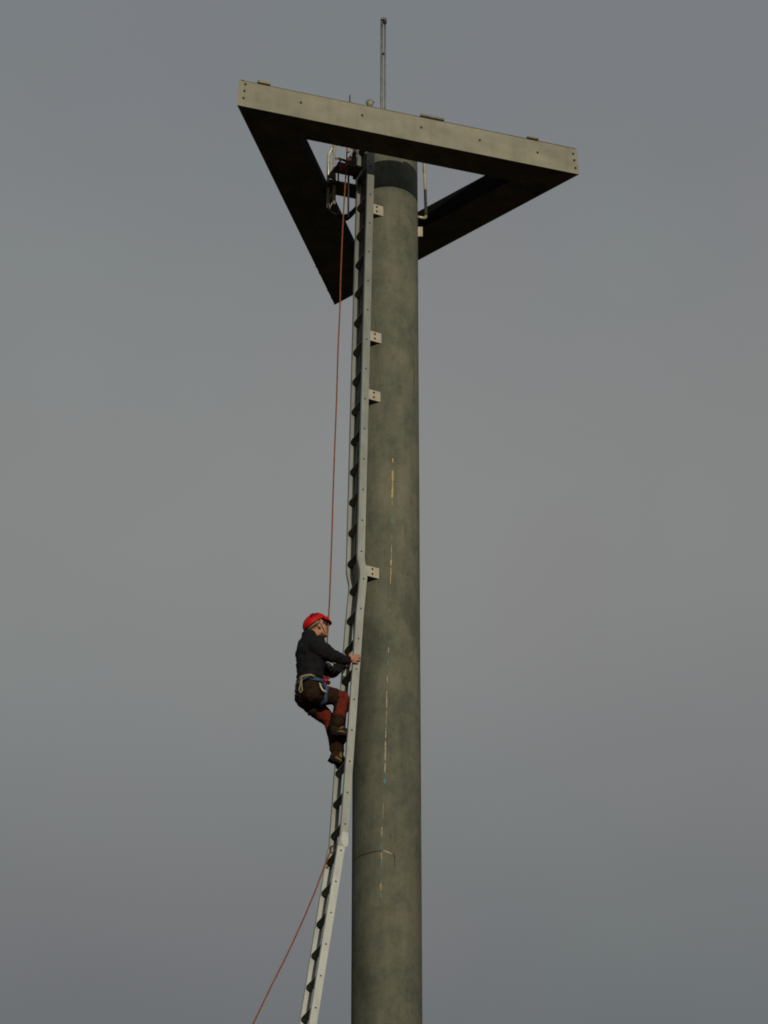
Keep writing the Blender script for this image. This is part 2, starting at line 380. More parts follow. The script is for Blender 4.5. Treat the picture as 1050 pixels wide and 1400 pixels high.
inner2 = ring((WAB-.12, WBC-.12, WCA-.12), HF - .01)
for i in range(3):                                                  # three box beams, mitred at the corners
    j = (i+1) % 3
    b = MB(); q = [outer0[i], outer1[i], inner2[i], inner1[i], inner0[i], outer0[j], outer1[j], inner2[j], inner1[j], inner0[j]]
    b.add(q, [(0,1,2,3,4), (5,9,8,7,6)] + [(k, k+5, (k+1) % 5+5, (k+1) % 5) for k in range(5)])
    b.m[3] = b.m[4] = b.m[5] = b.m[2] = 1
    build('beam', b, [M['frame'], M['frame_black']], frame)
for i, (P, Q) in enumerate(((A, B), (B, C), (C, A))):               # fascia plates, slightly leaning in towards the top
    d, nn = inw(P, Q); b = MB(); L = np.linalg.norm(Q-P)
    e = .016 if i == 0 else .03
    lo0, lo1 = P + d*0.0, Q - d*0.0
    hi0, hi1 = P + d*.020 + nn*.010 + Z*(HF+.006), Q - d*.020 + nn*.010 + Z*(HF+.004)
    lo0 = lo0 - Z*.004; lo1 = lo1 - Z*.004
    t = nn*.006
    cut = 0.012                                                     # ends stop short of the neighbour
    lo0i, lo1i, hi0i, hi1i = lo0 + t + d*cut, lo1 + t - d*cut, hi0 + t + d*cut, hi1 + t - d*cut
    b.add([lo0, lo1, hi1, hi0, lo0i, lo1i, hi1i, hi0i], [(0,1,2,3), (4,7,6,5), (0,4,5,1), (3,2,6,7), (0,3,7,4), (1,5,6,2)])
    build('fascia', b, M['fascia'], frame)
    # top cap strip, a thin weathered edge
    b = MB(); m0 = (hi0+hi1)/2; b.box(m0 + nn*.02 + Z*.004, (d, nn, Z), (np.linalg.norm(hi1-hi0)/2 - .01, .024, .003)); build('cap_strip', b, M['antenna'], frame)
    # bottom lip
# bolts on the front fascia
def disc(P, nrm, r, h, n=10, mb=None):
    mb = mb or MB(); nrm = np.array(nrm); h0 = np.cross(nrm, Z if abs(nrm[2]) < .9 else RT); h0 /= np.linalg.norm(h0); h1 = np.cross(nrm, h0)
    poly = [P - nrm*.004 + r*(h0*math.cos(2*math.pi*k/n) + h1*math.sin(2*math.pi*k/n)) for k in range(n)]
    mb.prism(poly, nrm*(h+.004)); return mb
for x, y in ((336, 114.5), (334.4, 124), (333, 134), (411.5, 140), (495.4, 157.5), (576, 174), (656, 191.5), (735, 208.3), (783.8, 210), (785.2, 219), (786.6, 229.8)):
    P = onplane(x, y, A - nAB*0.0, nAB)
    P = P + nAB*(.01*(P[2]-ZT)/HF)
    build('bolt', disc(P, -nAB, .012, .008), M['bolt'], frame)
# mounting plates on top of the front beam
for x0, x1, y0, hh, md in ((350, 367, 108.5, .030, 'fascia'), (572, 604, 156.5, .022, 'antenna'), (717.5, 733, 189, .018, 'antenna')):
    P = onplane(x0, y0+4, A + nAB*.06, nAB); Q = onplane(x1, y0+4, A + nAB*.06, nAB)
    m0 = (P+Q)/2; m0[2] = ZT + HF + .009 + hh/2; L = abs((Q-P) @ dAB)/2
    b = MB(); b.box(m0 - nAB*.03, (dAB, nAB, Z), (L, .05, hh/2)); b.box(m0 - nAB*.03 + Z*(hh/2+.003), (dAB, nAB, Z), (L*.92, .04, .003))
    build('mounting_plate', b, M[md], frame, .002)
# nuts and drips along lower edges
for (P, Q, nn, ts) in ((C, A, nCA, (.035, .075, .165, .20)), ):
    for t in ts:
        X = P + (Q-P)*t; b = MB(); b.ell(X + nn*.004, (RT, np.array([0, 1., 0]), Z), (.012, .014, .010), 8, 6); build('nut', b, M['bolt'], frame)
for x, y in ((445, 193.6), (451, 195.2), (468, 199.2)):
    X = atz(x, y, ZT - .005); b = MB(); b.ell(X, (RT, np.array([0, 1., 0]), Z), (.016, .014, .012), 8, 6); build('nut', b, M['bolt'], frame)
# spokes carrying the triangle on the pole: two cross members on the left, hidden brackets behind and right
def spoke(P, Q, w, z0, z1, name='cross_member'):
    P = np.array(P, float); Q = np.array(Q, float); d = Q-P; d[2] = 0; L = np.linalg.norm(d); d /= L; s = np.cross(Z, d)
    b = MB(); m0 = (P+Q)/2; m0[2] = (z0+z1)/2; b.box(m0, (d, s, Z), (L/2, w/2, (z1-z0)/2)); return build(name, b, M['frame'], frame)
zc = ZT + .06
for ya, yb, x0, x1, sl in ((249.5, 266.5, 447, 492, .2), (223, 236.5, 459, 492, .2)):
    p0 = atz(x0, (ya+yb)/2 - sl*(466-x0) + 0, zc); p1 = atz(x1, (ya+yb)/2 + sl*(x1-466), zc)
    w = abs(atz(466, ya, zc)[1] - atz(466, yb, zc)[1]) * .97
    if ya > 240: p1 = p1 + (p1-p0)*.3
    spoke(p0, p1, w, zc - .012, zc + .012)
cen = np.array([CX, 0, ZT])
def arm(d0, r1):
    p0 = cen + d0*.20; p1 = cen + d0*r1; dd = d0; s_ = np.cross(Z, dd); b = MB(); m0 = (p0+p1)/2 + Z*(HF + .05)
    b.box(m0, (dd, s_, Z), ((r1-.20)/2, .05, .035)); build('support_arm', b, M['frame_black'], frame)
arm(np.array([.04, 1., 0]), 1.08)

# ------------------------------------------------------------------ ladder
a_ = np.array([-.38555, .92269, 0]); w_ = np.array([.92269, .38555, 0])      # along the rungs (away) / towards the pole
P0 = np.array([-.135, -.50, 29.0])                                            # near rail outer face
def u_of(z):
    ks = [(0, -3.4641), (22.02, .14518*22.02 - 3.4641), (22.11, .06379*22.11 - 1.65567), (24.45, .06379*24.45 - 1.65567), (24.80, -.0665), (24.87, -.0605), (24.91, -.0600), (24.95, -.0650), (25.00, -.0760), (25.05, -.0850), (25.10, -.0862), (25.2, .02072*25.2 - .60608), (30.2, .02072*30.2 - .60608)]
    for (z0, u0), (z1, u1) in zip(ks, ks[1:]):
        if z <= z1: return u0 + (u1-u0)*(z-z0)/(z1-z0)
    return ks[-1][1]
def lad(z, l, du=0.0):
    """point in ladder coordinates: l from -.15 (near rail face) to +.15 (far rail)"""
    q = P0 + w_*(u_of(z)+du) + a_*(l+.15); q[2] = z; return q
LB = lad(0, 0)
ladder = thing('fixed_ladder', tuple(LB), 'long pale aluminium ladder fixed to the left side of the concrete pole', 'ladder')
zs = [0.0, 22.02, 22.05, 22.08, 22.11] + [24.45, 24.80, 24.84, 24.87, 24.89, 24.91, 24.93, 24.95, 24.975, 25.0, 25.025, 25.05, 25.075, 25.10, 25.2] + [29.98]
def csec(inward, W=.036, FL=.032, T=.004):
    # C profile (du, dl) web outside, flanges towards the rungs
    s = inward
    return [(-W, 0), (W, 0), (W, s*FL), (W-T, s*FL), (W-T, s*T), (-W+T, s*T), (-W+T, s*FL), (-W, s*FL)]
# the real rail is three sections; each is a swept channel, the joints overlap a little
def rail(l0, inward, za, zb, mk='rail', dl=0.0, duo=0.0):
    zz = [za] + [z for z in zs if za + .004 < z < zb - .004] + [zb]; prof = csec(inward); n = len(prof); vs = []
    for z in zz:
        for du, dl_ in prof: vs.append(lad(z, l0 + dl_ + dl, du + duo))
    fs = []
    for i in range(len(zz)-1):
        for k in range(n): fs.append((i*n+k, i*n+(k+1) % n, (i+1)*n+(k+1) % n, (i+1)*n+k))
    quads = ((0, 1, 4, 5), (1, 2, 3, 4), (0, 5, 6, 7))
    for qd in quads:
        fs.append(tuple(qd[::-1])); fs.append(tuple((len(zz)-1)*n + k for k in qd))
    b = MB(); b.add(vs, fs); return build('rail', b, M[mk], ladder)
for l0, inward in ((-.15, 1), (.153, -1)):
    rail(l0, inward, 0, 21.985, 'rail_low'); rail(l0, inward, 21.99, 29.98)
    # splice plates
    for z in (22.0,):
        b = MB(); c0 = lad(z, l0 + inward*.0065, 0); dv = lad(z+.1, 0) - lad(z-.1, 0); dv /= np.linalg.norm(dv)
        b.box(c0, (w_, a_, dv), (.029, .002, .12)); build('splice_plate', b, M['rail'], ladder)
# rounded foot of the middle section showing beside the joint
uf = lambda z: .06379*z - 1.65567 + .006
b = MB(); poly = []
for u_, z_ in [(-.030, 22.13), (.031, 22.13), (.036, 22.06)] + [(.010 + .027*math.cos(t), 22.02 + .045*math.sin(t)) for t in np.linspace(0, -math.pi*.85, 9)] + [(-.038, 22.045)]:
    q = P0 + w_*(uf(z_) + u_) - a_*.004; q[2] = z_; poly.append(q)
b.prism(poly, a_*.0035); build('section_foot', b, M['rail_low'], ladder, .001)

# rungs
rb = MB(); hw, hh = .031, .013
L0, L1 = -.144, .147
e1, e2, e3 = w_, a_, Z
sec = [(-hw, -hh+.004), (-hw+.004, -hh), (hw-.004, -hh), (hw, -hh+.004), (hw, hh), (.007, hh), (.006, hh-.003), (-.006, hh-.003), (-.007, hh), (-hw, hh)]
ct, st = math.cos(R_(24)), math.sin(R_(24))
poly = [w_*(x*ct + y*st) + Z*(y*ct - x*st) for x, y in sec]
rb.prism([q + a_*L0 for q in poly], a_*(L1-L0), 0)
disc(a_*-.15, -a_, .0085, .004, 8, rb); k0 = len(rb.f)
for i in range(k0-10, k0): rb.m[i] = 1
disc(a_*.153, a_, .0085, .004, 8, rb)
rung_me = rb.mesh('rung')
rz = []
for k in range(13): rz.append(29.2605 - .34325*k)
for k in range(13, 22): rz.append(29.1203 - .32886*k)
k = 22
while True:
    z = 29.0464 - .32327*k
    if z < .3: break
    rz.append(z); k += 1
rz = [29.2605 + .34325, 29.2605 + .6865] + rz
r0 = None
for z in rz:
    c0 = lad(z, 0)
    if r0 is None:
        r0 = bpy.data.objects.new('rung', rung_me); col.objects.link(r0); rung_me.materials.append(M['rung']); rung_me.materials.append(M['bolt'])
        o = r0; o.parent = ladder; o.matrix_parent_inverse = Matrix.Translation(ladder.location).inverted()
    else:
        o = r0.copy(); col.objects.link(o)
    o.location = tuple(c0)
# wall brackets
def bracket(xr, ytop, hpx, side=0):
    """xr, ytop: right top corner of the face plate in the survey; plate leans back against the pole"""
    E = oncyl(xr, ytop); zt = E[2]; h = hpx/(F_PX/46.9*.857)
    nrm = np.array([E[0]-CX, E[1], 0]); nrm /= np.linalg.norm(nrm)
    E = E + nrm*.004
    dr = np.array([-.88, -.46, 0]); dr /= np.linalg.norm(dr)
    q = lad(zt, -.15 + .040, .020); L = .155
    W0 = E + dr*L
    bo = MB(); fn = np.array([dr[1], -dr[0], 0]);
    if fn[1] > 0: fn = -fn
    t = .008
    bo.prism([E, W0, W0 - fn*t, E - fn*t], -Z*h)                     # face plate
    base = []
    for kk in range(8):
        f_ = kk/7.; X = (E + (W0-E)*f_); Y = -math.sqrt(max(prad(zt)**2 - (X[0]-CX)**2, .0004)) if abs(X[0]-CX) < prad(zt) else -.05
        base.append(np.array([X[0], Y + .01, 0]))
    front = [E - fn*(t+.001), W0 - fn*(t+.001)]
    for zz_, th in ((zt - .001, .008), (zt - h + .010, .008)):
        poly = [np.array([q_[0], q_[1], zz_]) for q_ in front] + [np.array([q_[0], q_[1], zz_]) for q_ in base[::-1]]
        k0 = len(bo.f); bo.prism(poly, -Z*th)
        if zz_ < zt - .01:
            for q_ in range(k0, len(bo.f)): bo.m[q_] = 1  # lower plate carries the painted shade
    ob = build('wall_bracket', bo, [M['bracket'], M['bracket_shade']], ladder)
    # arm from the plate forward to the near rail
    b2 = MB(); g0 = W0 - Z*h/2 ; g0[2] = zt - h/2; g1 = lad(zt - h/2, -.15 + .034, .018)
    dd = g1 - g0; dd[2] = 0; Ld = np.linalg.norm(dd); dd /= Ld; b2.box((g0+g1)/2, (dd, np.cross(Z, dd), Z), (Ld/2, .005, h/2*.95))
    x = build('bracket_arm', b2, M['bracket'], ob)
    for fx, fy in ((.42, .26), (.42, .72)):
        c1 = E + dr*L*fx*1.0 + fn*0.0; c1 = E + dr*(L*.47); c1[2] = zt - h*(.24 if fy < .5 else .72)
        build('bolt', disc(c1, fn, .0105, .006), M['bolt'], ob)
for xr, yt, hp in ((524, 283, 13.8), (521.5, 456.5, 13.8), (520.3, 536.5, 13.8), (518.5, 777.5, 13.8)):
    bracket(xr, yt, hp)

# ------------------------------------------------------------------ grab tube on the right of the pole, with its plate
def arc(pts, rr=.03, n=5):
    """rounds the corners of a polyline"""
    out = [np.array(pts[0], float)]
    for i in range(1, len(pts)-1):
        p, a, b = map(lambda q: np.array(q, float), (pts[i], pts[i-1], pts[i+1]))
        da = (a-p)/np.linalg.norm(a-p); db = (b-p)/np.linalg.norm(b-p)
        for k in range(n+1):
            t = k/n; out.append((1-t)**2*(p+da*rr) + 2*t*(1-t)*p + t*t*(p+db*rr))
    out.append(np.array(pts[-1], float)); return out
gt = thing('grab_tube', tuple(aty(581, 298, -.05)), 'slim pale grab tube bent back to the right side of the pole', 'rail')
b = MB(); p1 = aty(579.6, 205, .15); p2 = aty(582.6, 299, .15); p3 = aty(566, 295.5, .12)
top = np.array([p1[0], p1[1], ZT + .40])
b.tube(arc([top, p1, p2, p3], .04), .0155, 12); build('tube', b, M['tube'], gt)
b = MB(); q = aty(573.8, 317, .02); b.box(q, (RT, np.array([0, 1., 0]), Z), (.030, .008, .058)); build('clamp_plate', b, M['bracket'], gt, .004)

def smooth_line(pts, n=6):
    P = [np.array(p, float) for p in pts]; out = []
    for i in range(len(P)-1):
        a, b, c, d = P[max(i-1, 0)], P[i], P[i+1], P[min(i+2, len(P)-1)]
        for k in range(n):
            t = k/n; out.append(.5*((2*b) + (c-a)*t + (2*a-5*b+4*c-d)*t*t + (3*b-a-3*c+d)*t**3))
    out.append(P[-1]); return out

# ------------------------------------------------------------------ safety cage at the ladder head
cage = thing('ladder_cage', tuple(aty(468, 296, -.55)), 'small hooped safety cage with pale tubes at the top of the ladder', 'cage')
YC = -.62
def cg(x, y, Y): return aty(x, y, Y)
b = MB(); t1 = cg(456.8, 196, -.12); t1b = cg(456.8, 279, -.12); t1[0] = t1b[0]; tt = aty(456.8, 186, -.12); tt[0] = t1b[0]
b.tube([t1b, tt], .0165, 12); build('upright_tube', b, M['tube'], cage)
b = MB(); s0 = cg(448.6, 284, -.08); s1 = cg(448.4, 209, -.08); s1[0] = s0[0]; s2 = cg(460, 197, -.10)
b.tube(arc([s0, s1, s2], .07, 7), .0165, 12); build('bent_tube', b, M['tube'], cage)
def hoop(z, r, mid, hgt, th, name='hoop', a0=100, a1=262, m='darktube'):
    """flat bar hoop in a horizontal plane round the climbing side of the ladder"""
    b = MB(); n = 20; vs = []
    for k in range(n+1):
        t = R_(a0 + (a1-a0)*k/n); d = w_*math.cos(t) + a_*math.sin(t)
        for rr, zz in ((r, z), (r+th, z), (r+th, z+hgt), (r, z+hgt)):
            q = mid + d*rr; q[2] = zz; vs.append(q)
    fs = []
    for k in range(n):
        for j in range(4): fs.append((k*4+j, k*4+(j+1) % 4, (k+1)*4+(j+1) % 4, (k+1)*4+j))
    fs += [(0, 1, 2, 3), tuple(n*4+j for j in (3, 2, 1, 0))]
    b.add(vs, fs, 0, False); return build(name, b, M[m], cage)
zh = onplane(487, 286.5, P0 + a_*.303, a_)[2]
b = MB(); hpts = [atz(x, y, zh) for x, y in ((448.6, 279), (449.2, 285), (452, 289), (457, 292), (464, 295.5), (471, 297.5), (477, 296), (482, 291), (487.5, 285.5))]
b.tube(smooth_line(hpts, 4), .0075, 8); build('hoop', b, M['darktube'], cage)
b = MB(); fl = smooth_line([atz(x, y, zh - .006) for x, y in ((462, 293), (468, 294), (474, 293.5), (480, 289), (487, 282))], 4); fo = smooth_line([atz(x, y, zh - .006) for x, y in ((462, 296), (468, 301), (474, 302), (481, 297), (487.5, 289))], 4)
k = len(fl); b.add(fl + fo + [q + Z*.012 for q in fl] + [q + Z*.012 for q in fo], [f for i in range(k-1) for f in ((i, i+1, k+i+1, k+i), (2*k+i, 3*k+i, 3*k+i+1, 2*k+i+1), (i, 2*k+i, 2*k+i+1, i+1), (k+i, k+i+1, 3*k+i+1, 3*k+i))] + [(0, k, 3*k, 2*k), (k-1, 3*k-1, 4*k-1, 2*k-1)])
build('hoop_plate', b, M['frame_black'], cage)
for x, y0, y1, Y in ((476.2, 225, 297, -.38), (462.4, 222, 250, -.30)):
    b = MB(); q0 = cg(x, y1, Y); q1 = cg(x, y0, Y); q1[0] = q0[0]; b.tube([q0, q1], .0095 if x > 470 else .008, 8); build('upright_bar', b, M['darktube'], cage)
b = MB(); b.tube([cg(449, 275, -.08), cg(455, 262, -.10), cg(457, 258, -.12)], .006, 8); b.tube([cg(450, 286, -.10), cg(455, 275, -.1), cg(458, 262, -.12)], .005, 8)
build('stay_wire', b, M['tube'], cage)
b = MB(); b.tube([cg(456.8, 215.5, -.12), cg(470, 219.5, -.2), cg(488, 225, -.25)], .011, 8); build('cross_tube', b, M['tube'], cage)
b = MB()
for x, y0, y1, w in ((476.3, 202.5, 208, .014), (484.0, 202, 209, .015), (480.3, 201, 214, .008), (487, 203, 211, .006)):
    b.tube([cg(x, y0-6, -.35), cg(x, y1, -.35)], w, 8)
build('shackle', b, M['bracket'], cage)
b = MB(); b.prism([cg(472, 219, -.33), cg(487, 204, -.33), cg(488, 238, -.30), cg(474, 235, -.33)], np.array([0, .02, 0])); build('gusset', b, M['frame'], cage)
b = MB(); b.prism([cg(447.8, 240.5, -.28), cg(458.5, 226, -.28), cg(459.5, 246.5, -.28)], np.array([0, .02, 0])); build('gusset', b, M['frame'], cage)
b = MB()
for k in range(4): b.box(cg(483 + k*1.2, 241.5 + k*.2, -.3), (RT, np.array([0, 1., 0]), Z), (.006, .006, .03))
build('clip', b, M['darktube'], cage)

# ------------------------------------------------------------------ lightning rod, lamp, spike on top
rod = thing('lightning_rod', (CX, 0, ZT + .44), 'thin twin tube lightning rod standing on the pole top', 'rod')
zt0 = ZT + .30
b = MB(); p1 = aty(521.9, 27, -.02); x0 = aty(522.2, 150, -.02); b.tube([np.array([x0[0]-.006, -.02, zt0]), np.array([p1[0], -.02, p1[2]])], .0135, 12); build('thick_tube', b, M['antenna'], rod)
b = MB(); p2 = aty(526.4, 27, -.05); x1 = aty(526.2, 150, -.05); b.tube([np.array([x1[0], -.05, zt0]), np.array([p2[0], -.05, p2[2]])], .0095, 12); build('thin_tube', b, M['antenna'], rod)
b = MB(); q = aty(524.7, 26.2, -.035); b.box(q, (RT, np.array([0, 1., 0]), Z), (.028, .020, .014)); build('head_clamp', b, M['antenna'], rod, .005)
b = MB(); q = aty(526, 30.3, -.075); b.ell(q, (RT, np.array([0, 1., 0]), Z), (.022, .022, .022), 12, 8); build('knob', b, M['darktube'], rod)
b = MB(); q = aty(524.6, 73.5, -.035); b.box(q, (RT, np.array([0, 1., 0]), Z), (.016, .010, .010)); build('spacer', b, M['bolt'], rod)
b = MB(); b.prism([np.array([CX + .14*math.cos(t), .14*math.sin(t), ZT + .441]) for t in np.linspace(0, 2*math.pi, 25)[:-1]], Z*.015); build('base_plate', b, M['antenna'], rod)

lamp = thing('beacon_lamp', tuple(onplane(505.5, 142, A + nAB*.12, nAB)), 'small round beacon lamp with cream dome on the front beam', 'lamp')
q = onplane(505.8, 142.0, A + nAB*.12, nAB); b = MB(); b.ell(q, (dAB, nAB, Z), (.034, .034, .036), 16, 10); build('dome', b, M['fascia'], lamp)
b = MB(); n = 16
ringp = [q + (dAB*math.cos(t) + Z*math.sin(t))*.040 - nAB*.012 for t in np.linspace(R_(20), R_(190), 12)]
b.tube(ringp, .008, 8); build('guard', b, M['antenna'], lamp)
b = MB(); b.tube([q - Z*.04, np.array([q[0], q[1], ZT + HF])], .03, 12); build('socket', b, M['antenna'], lamp)
q = onplane(478.3, 137, A + nAB*.10, nAB); q2 = onplane(478.3, 130, A + nAB*.10, nAB)
b = MB(); b.tube([np.array([q[0], q[1], ZT + HF - .02]), q2], [.008, .005], 8)
tag(build('spike', b, M['bolt']), 'short dark metal spike on the front beam left of the beacon lamp', 'spike')

# ------------------------------------------------------------------ the climber
def PT(x, y, l): return onplane(x, y, P0 + a_*(l+.15), a_)       # a point on the vertical plane at lateral offset l of the ladder
FWD = w_; LAT = a_
person = thing('person', tuple(PT(462, 1008, -.03)), 'climber in red helmet and black fleece gripping the ladder rail', 'person')
# head frame: face turned up towards the ladder head
tb = R_(22)
hu = -FWD*math.sin(tb) + Z*math.cos(tb); hf = FWD*math.cos(tb) + Z*math.sin(tb); hl = LAT
HC = PT(433.2, 857.0, 0.0)
def hp(f, l, u): return HC + hf*f + hl*l + hu*u
bd = MB()
bd.ell(hp(-.012, 0, .020), (hf, hl, hu), (.098, .076, .080), 24, 16)          # skull
bd.ell(hp(.020, 0, -.035), (hf, hl, hu), (.066, .058, .080), 20, 14)          # face
bd.ell(hp(.054, 0, -.098), (hf, hl, hu), (.024, .028, .020), 14, 10)          # chin
bd.cap(hp(.0, .042, -.078), .020, hp(.048, .016, -.100), .018); bd.cap(hp(.0, -.042, -.078), .020, hp(.048, -.016, -.100), .018)
bd.cap(hp(.078, 0, .012), .010, hp(.101, 0, -.026), .013)                     # nose
bd.cap(hp(.070, -.026, .022), .013, hp(.070, .026, .022), .013)               # brow
bd.cap(hp(.072, -.016, -.056), .0085, hp(.080, 0, -.056), .0095); bd.cap(hp(.072, .016, -.056), .0085, hp(.080, 0, -.056), .0095)  # upper lip
bd.cap(hp(.069, -.013, -.070), .008, hp(.076, 0, -.070), .009); bd.cap(hp(.069, .013, -.070), .008, hp(.076, 0, -.070), .009)
for s in (-1, 1):
    bd.ell(hp(.058, s*.036, -.030), (hf, hl, hu), (.018, .018, .020), 12, 8)   # cheeks
    bd.ell(hp(-.012, s*.078, -.022), (hf, hl, hu), (.018, .008, .031), 12, 10) # ears
NB = PT(423.5, 880.0, 0)
bd.cap(hp(-.028, 0, -.06), .050, NB, .060)
# trunk, arms and legs under the clothes
CH = PT(424.5, 893, 0); WA = PT(424, 925, 0); PV = PT(423, 943, 0)
SHR, ELR, WRR = PT(434, 885, -.165), PT(455.5, 897.5, -.20), PT(477.0, 903.0, -.168)
SHL, ELL, WRL = PT(419, 899, .15), PT(453.5, 918.5, .13), PT(470.0, 909.5, .135)
HPR, KNR, ANR = PT(427, 946, -.085), PT(468.2, 954.5, -.085), PT(460.5, 992, -.085)
HPL, KNL, ANL = PT(419, 955, .085), PT(451, 985, .085), PT(461, 1029, .085)
bd.ell(CH, (FWD, LAT, Z), (.095, .14, .15), 20, 14); bd.ell(WA, (FWD, LAT, Z), (.060, .09, .12), 20, 14); bd.ell(PV, (FWD, LAT, Z), (.07, .11, .09), 20, 14)
for a, b2, r0_, r1_ in ((SHR, ELR, .045, .036), (ELR, WRR, .036, .023), (SHL, ELL, .045, .036), (ELL, WRL, .036, .023),
                        (NB, SHR, .045, .045), (NB, SHL, .045, .045),
                        (HPR, KNR, .055, .045), (KNR, ANR, .045, .032), (HPL, KNL, .055, .045), (KNL, ANL, .045, .032)):
    bd.cap(a, r0_, b2, r1_)
# near hand: palm on the outer face of the rail, four fingers over it, thumb behind the flange
PR = PT(482.8, 900.8, -.178)
bd.cap(WRR, .023, PT(480.0, 901.6, -.176), .027)
bd.ell(PT(482.3, 901.0, -.176), (FWD, LAT, Z), (.036, .017, .040), 16, 10)
for (k1, k2, tip, r) in (((484.2, 897.0), (488.0, 895.4), (491.0, 896.2), .0092), ((485.5, 899.6), (489.4, 898.4), (492.2, 899.6), .0096),
                         ((485.5, 902.6), (489.2, 902.2), (491.7, 903.4), .0092), ((484.3, 905.2), (487.2, 906.0), (489.3, 907.0), .0080)):
    a = PT(k1[0], k1[1], -.176); b2 = PT(k2[0], k2[1], -.171); c2 = PT(tip[0], tip[1], -.160)
    r *= 1.14; bd.cap(a, r*1.12, b2, r, 10); bd.cap(b2, r, c2, r*.85, 10)
bd.cap(PT(479.0, 898.6, -.172), .012, PT(477.6, 895.2, -.150), .010, 10); bd.cap(PT(477.6, 895.2, -.150), .010, PT(480.2, 892.6, -.118), .0085, 10)
# far hand: fist round the far rail's flange
bd.cap(WRL, .023, PT(474.2, 907.8, .128), .027)
for i, (x, y) in enumerate(((474.8, 903.4), (475.3, 906.2), (475.2, 908.9), (474.6, 911.4))):
    r = (.0092, .0096, .0092, .0080)[i]
    bd.cap(PT(x-.4, y, .128), r*1.1, PT(x+2.6, y-.2, .122), r, 10); bd.cap(PT(x+2.6, y-.2, .122), r, PT(x+3.8, y+.6, .133), r*.85, 10)
bd.cap(PT(474, 909.5, .140), .012, PT(476.5, 908, .166), .0095, 10)
body = solid('body', bd, [M['skin']], person, .0055, 3, .4)
for s in (-1, 1):
    b = MB(); b.ell(hp(.068, s*.030, .002), (hf, hl, hu), (.012, .012, .011), 12, 8); build('eye', b, M['strap'], person)
# hair at nape and temples
hr = MB(); hr.ell(hp(-.026, 0, .020), (hf, hl, hu), (.086, .080, .066), 20, 14)
build('hair', hr, M['hair'], person)
# helmet
hm = MB(); c0 = hp(-.006, 0, .040); nu, nv = 40, 14; vs = []; fs = []
tilt = R_(16); xf = hf*math.cos(tilt) + hu*math.sin(tilt); xu = -hf*math.sin(tilt) + hu*math.cos(tilt)
for shell in (0, 1):
    k_ = 1 - .07*shell
    for j in range(nv+1):
        th = R_(97)*j/nv
        for i in range(nu):
            ph = 2*math.pi*i/nu
            rf = .122 if math.cos(ph) > 0 else .132
            rim = 1.0 + .03*(j/nv)**6
            vs.append(c0 + (xf*rf*math.sin(th)*math.cos(ph)*rim + hl*.102*math.sin(th)*math.sin(ph)*rim + xu*.088*math.cos(th))*k_)
W = nu
for sidx in (0, 1):
    o = sidx*(nv+1)*nu
    for j in range(nv):
        for i in range(nu):
            q = (o+j*W+i, o+j*W+(i+1) % W, o+(j+1)*W+(i+1) % W, o+(j+1)*W+i); fs.append(q if sidx == 0 else q[::-1])
for i in range(nu): fs.append((nv*W+i, nv*W+(i+1) % W, (nv+1)*W+nv*W+(i+1) % W, (nv+1)*W+nv*W+i))
hm.add(vs, fs, 0, True)
helmet = build('helmet', hm, M['helmet'], person)
# peak: a thick curved brim
pk = MB(); rows = []; n = 14
for i in range(n+1):
    ph = R_(-62 + 124*i/n); inner = c0 + xf*.118*math.cos(ph) + hl*.100*math.sin(ph) + xu*.004
    out = c0 + xf*(.118+.034*math.cos(ph*1.25))*math.cos(ph) + hl*.106*math.sin(ph) - xu*(.082*math.cos(ph*1.15))
    mid_ = (inner+out)/2 + xf*.014*math.cos(ph) + xu*.014*math.cos(ph); rows += [inner + xu*.010, mid_ + xu*.004, out + xu*.003, out - xu*.003 - xf*.003, mid_ - xu*.004 - xf*.005, inner - xu*.004 - xf*.004]
f2 = []
for i in range(n):
    for j in range(6): f2.append((i*6+j, i*6+(j+1) % 6, (i+1)*6+(j+1) % 6, (i+1)*6+j))
f2 += [tuple(range(6)), tuple(n*6+j for j in (5, 4, 3, 2, 1, 0))]
pk.add(rows, f2, 0, True); build('peak', pk, M['helmet'], helmet)
for s, (ang0, ang1, hgt) in ((-1, (60, 125, .60)), (-1, (75, 115, .86)), (1, (60, 125, .60)), (1, (75, 115, .86))):
    b = MB(); pts = []
    for k in range(9):
        ph = R_(ang0 + (ang1-ang0)*k/8) * s; th = math.acos(hgt)
        pts.append(c0 + xf*.130*math.sin(th)*math.cos(ph) + hl*.1025*math.sin(th)*math.sin(ph) + xu*.0885*math.cos(th))
    b.tube(pts, [.003] + [.008]*7 + [.003], 8); build('vent_shade', b, M['helmet_dark'], helmet)  # vents widened in dark red to paint shade onto the crown
for s in (-1, 1):
    b = MB(); b.tube([hp(.020, s*.084, .045), hp(.012, s*.085, -.005), hp(.022, s*.074, -.055), hp(.046, s*.040, -.100), hp(.054, 0, -.119)], .0050, 8); build('chin_strap', b, M['strap'], helmet)
    b = MB(); b.tube([hp(-.055, s*.082, .030), hp(-.020, s*.086, .010), hp(.012, s*.085, -.010)], .0050, 8); build('rear_strap', b, M['strap'], helmet)
b = MB(); b.tube([c0 - xf*.105*math.cos(t) + hl*.096*math.sin(t) - xu*.026 for t in np.linspace(R_(-85), R_(85), 13)], .011, 8); build('head_band', b, M['sling'], helmet)
# glasses
gl = MB()
for s in (-1, 1): gl.ell(hp(.082, s*.030, .001), (hf, hl, hu), (.007, .029, .021), 14, 8)
glasses = build('glasses', gl, M['lens'], person)
b = MB()
for s in (-1, 1): b.tube([hp(.078, s*.052, .006), hp(.040, s*.074, .006), hp(-.005, s*.083, .0)], .0045, 6)
b.tube([hp(.086, -.012, .006), hp(.090, 0, .008), hp(.086, .012, .006)], .003, 6)
build('temple_arm', b, M['orange'], glasses)

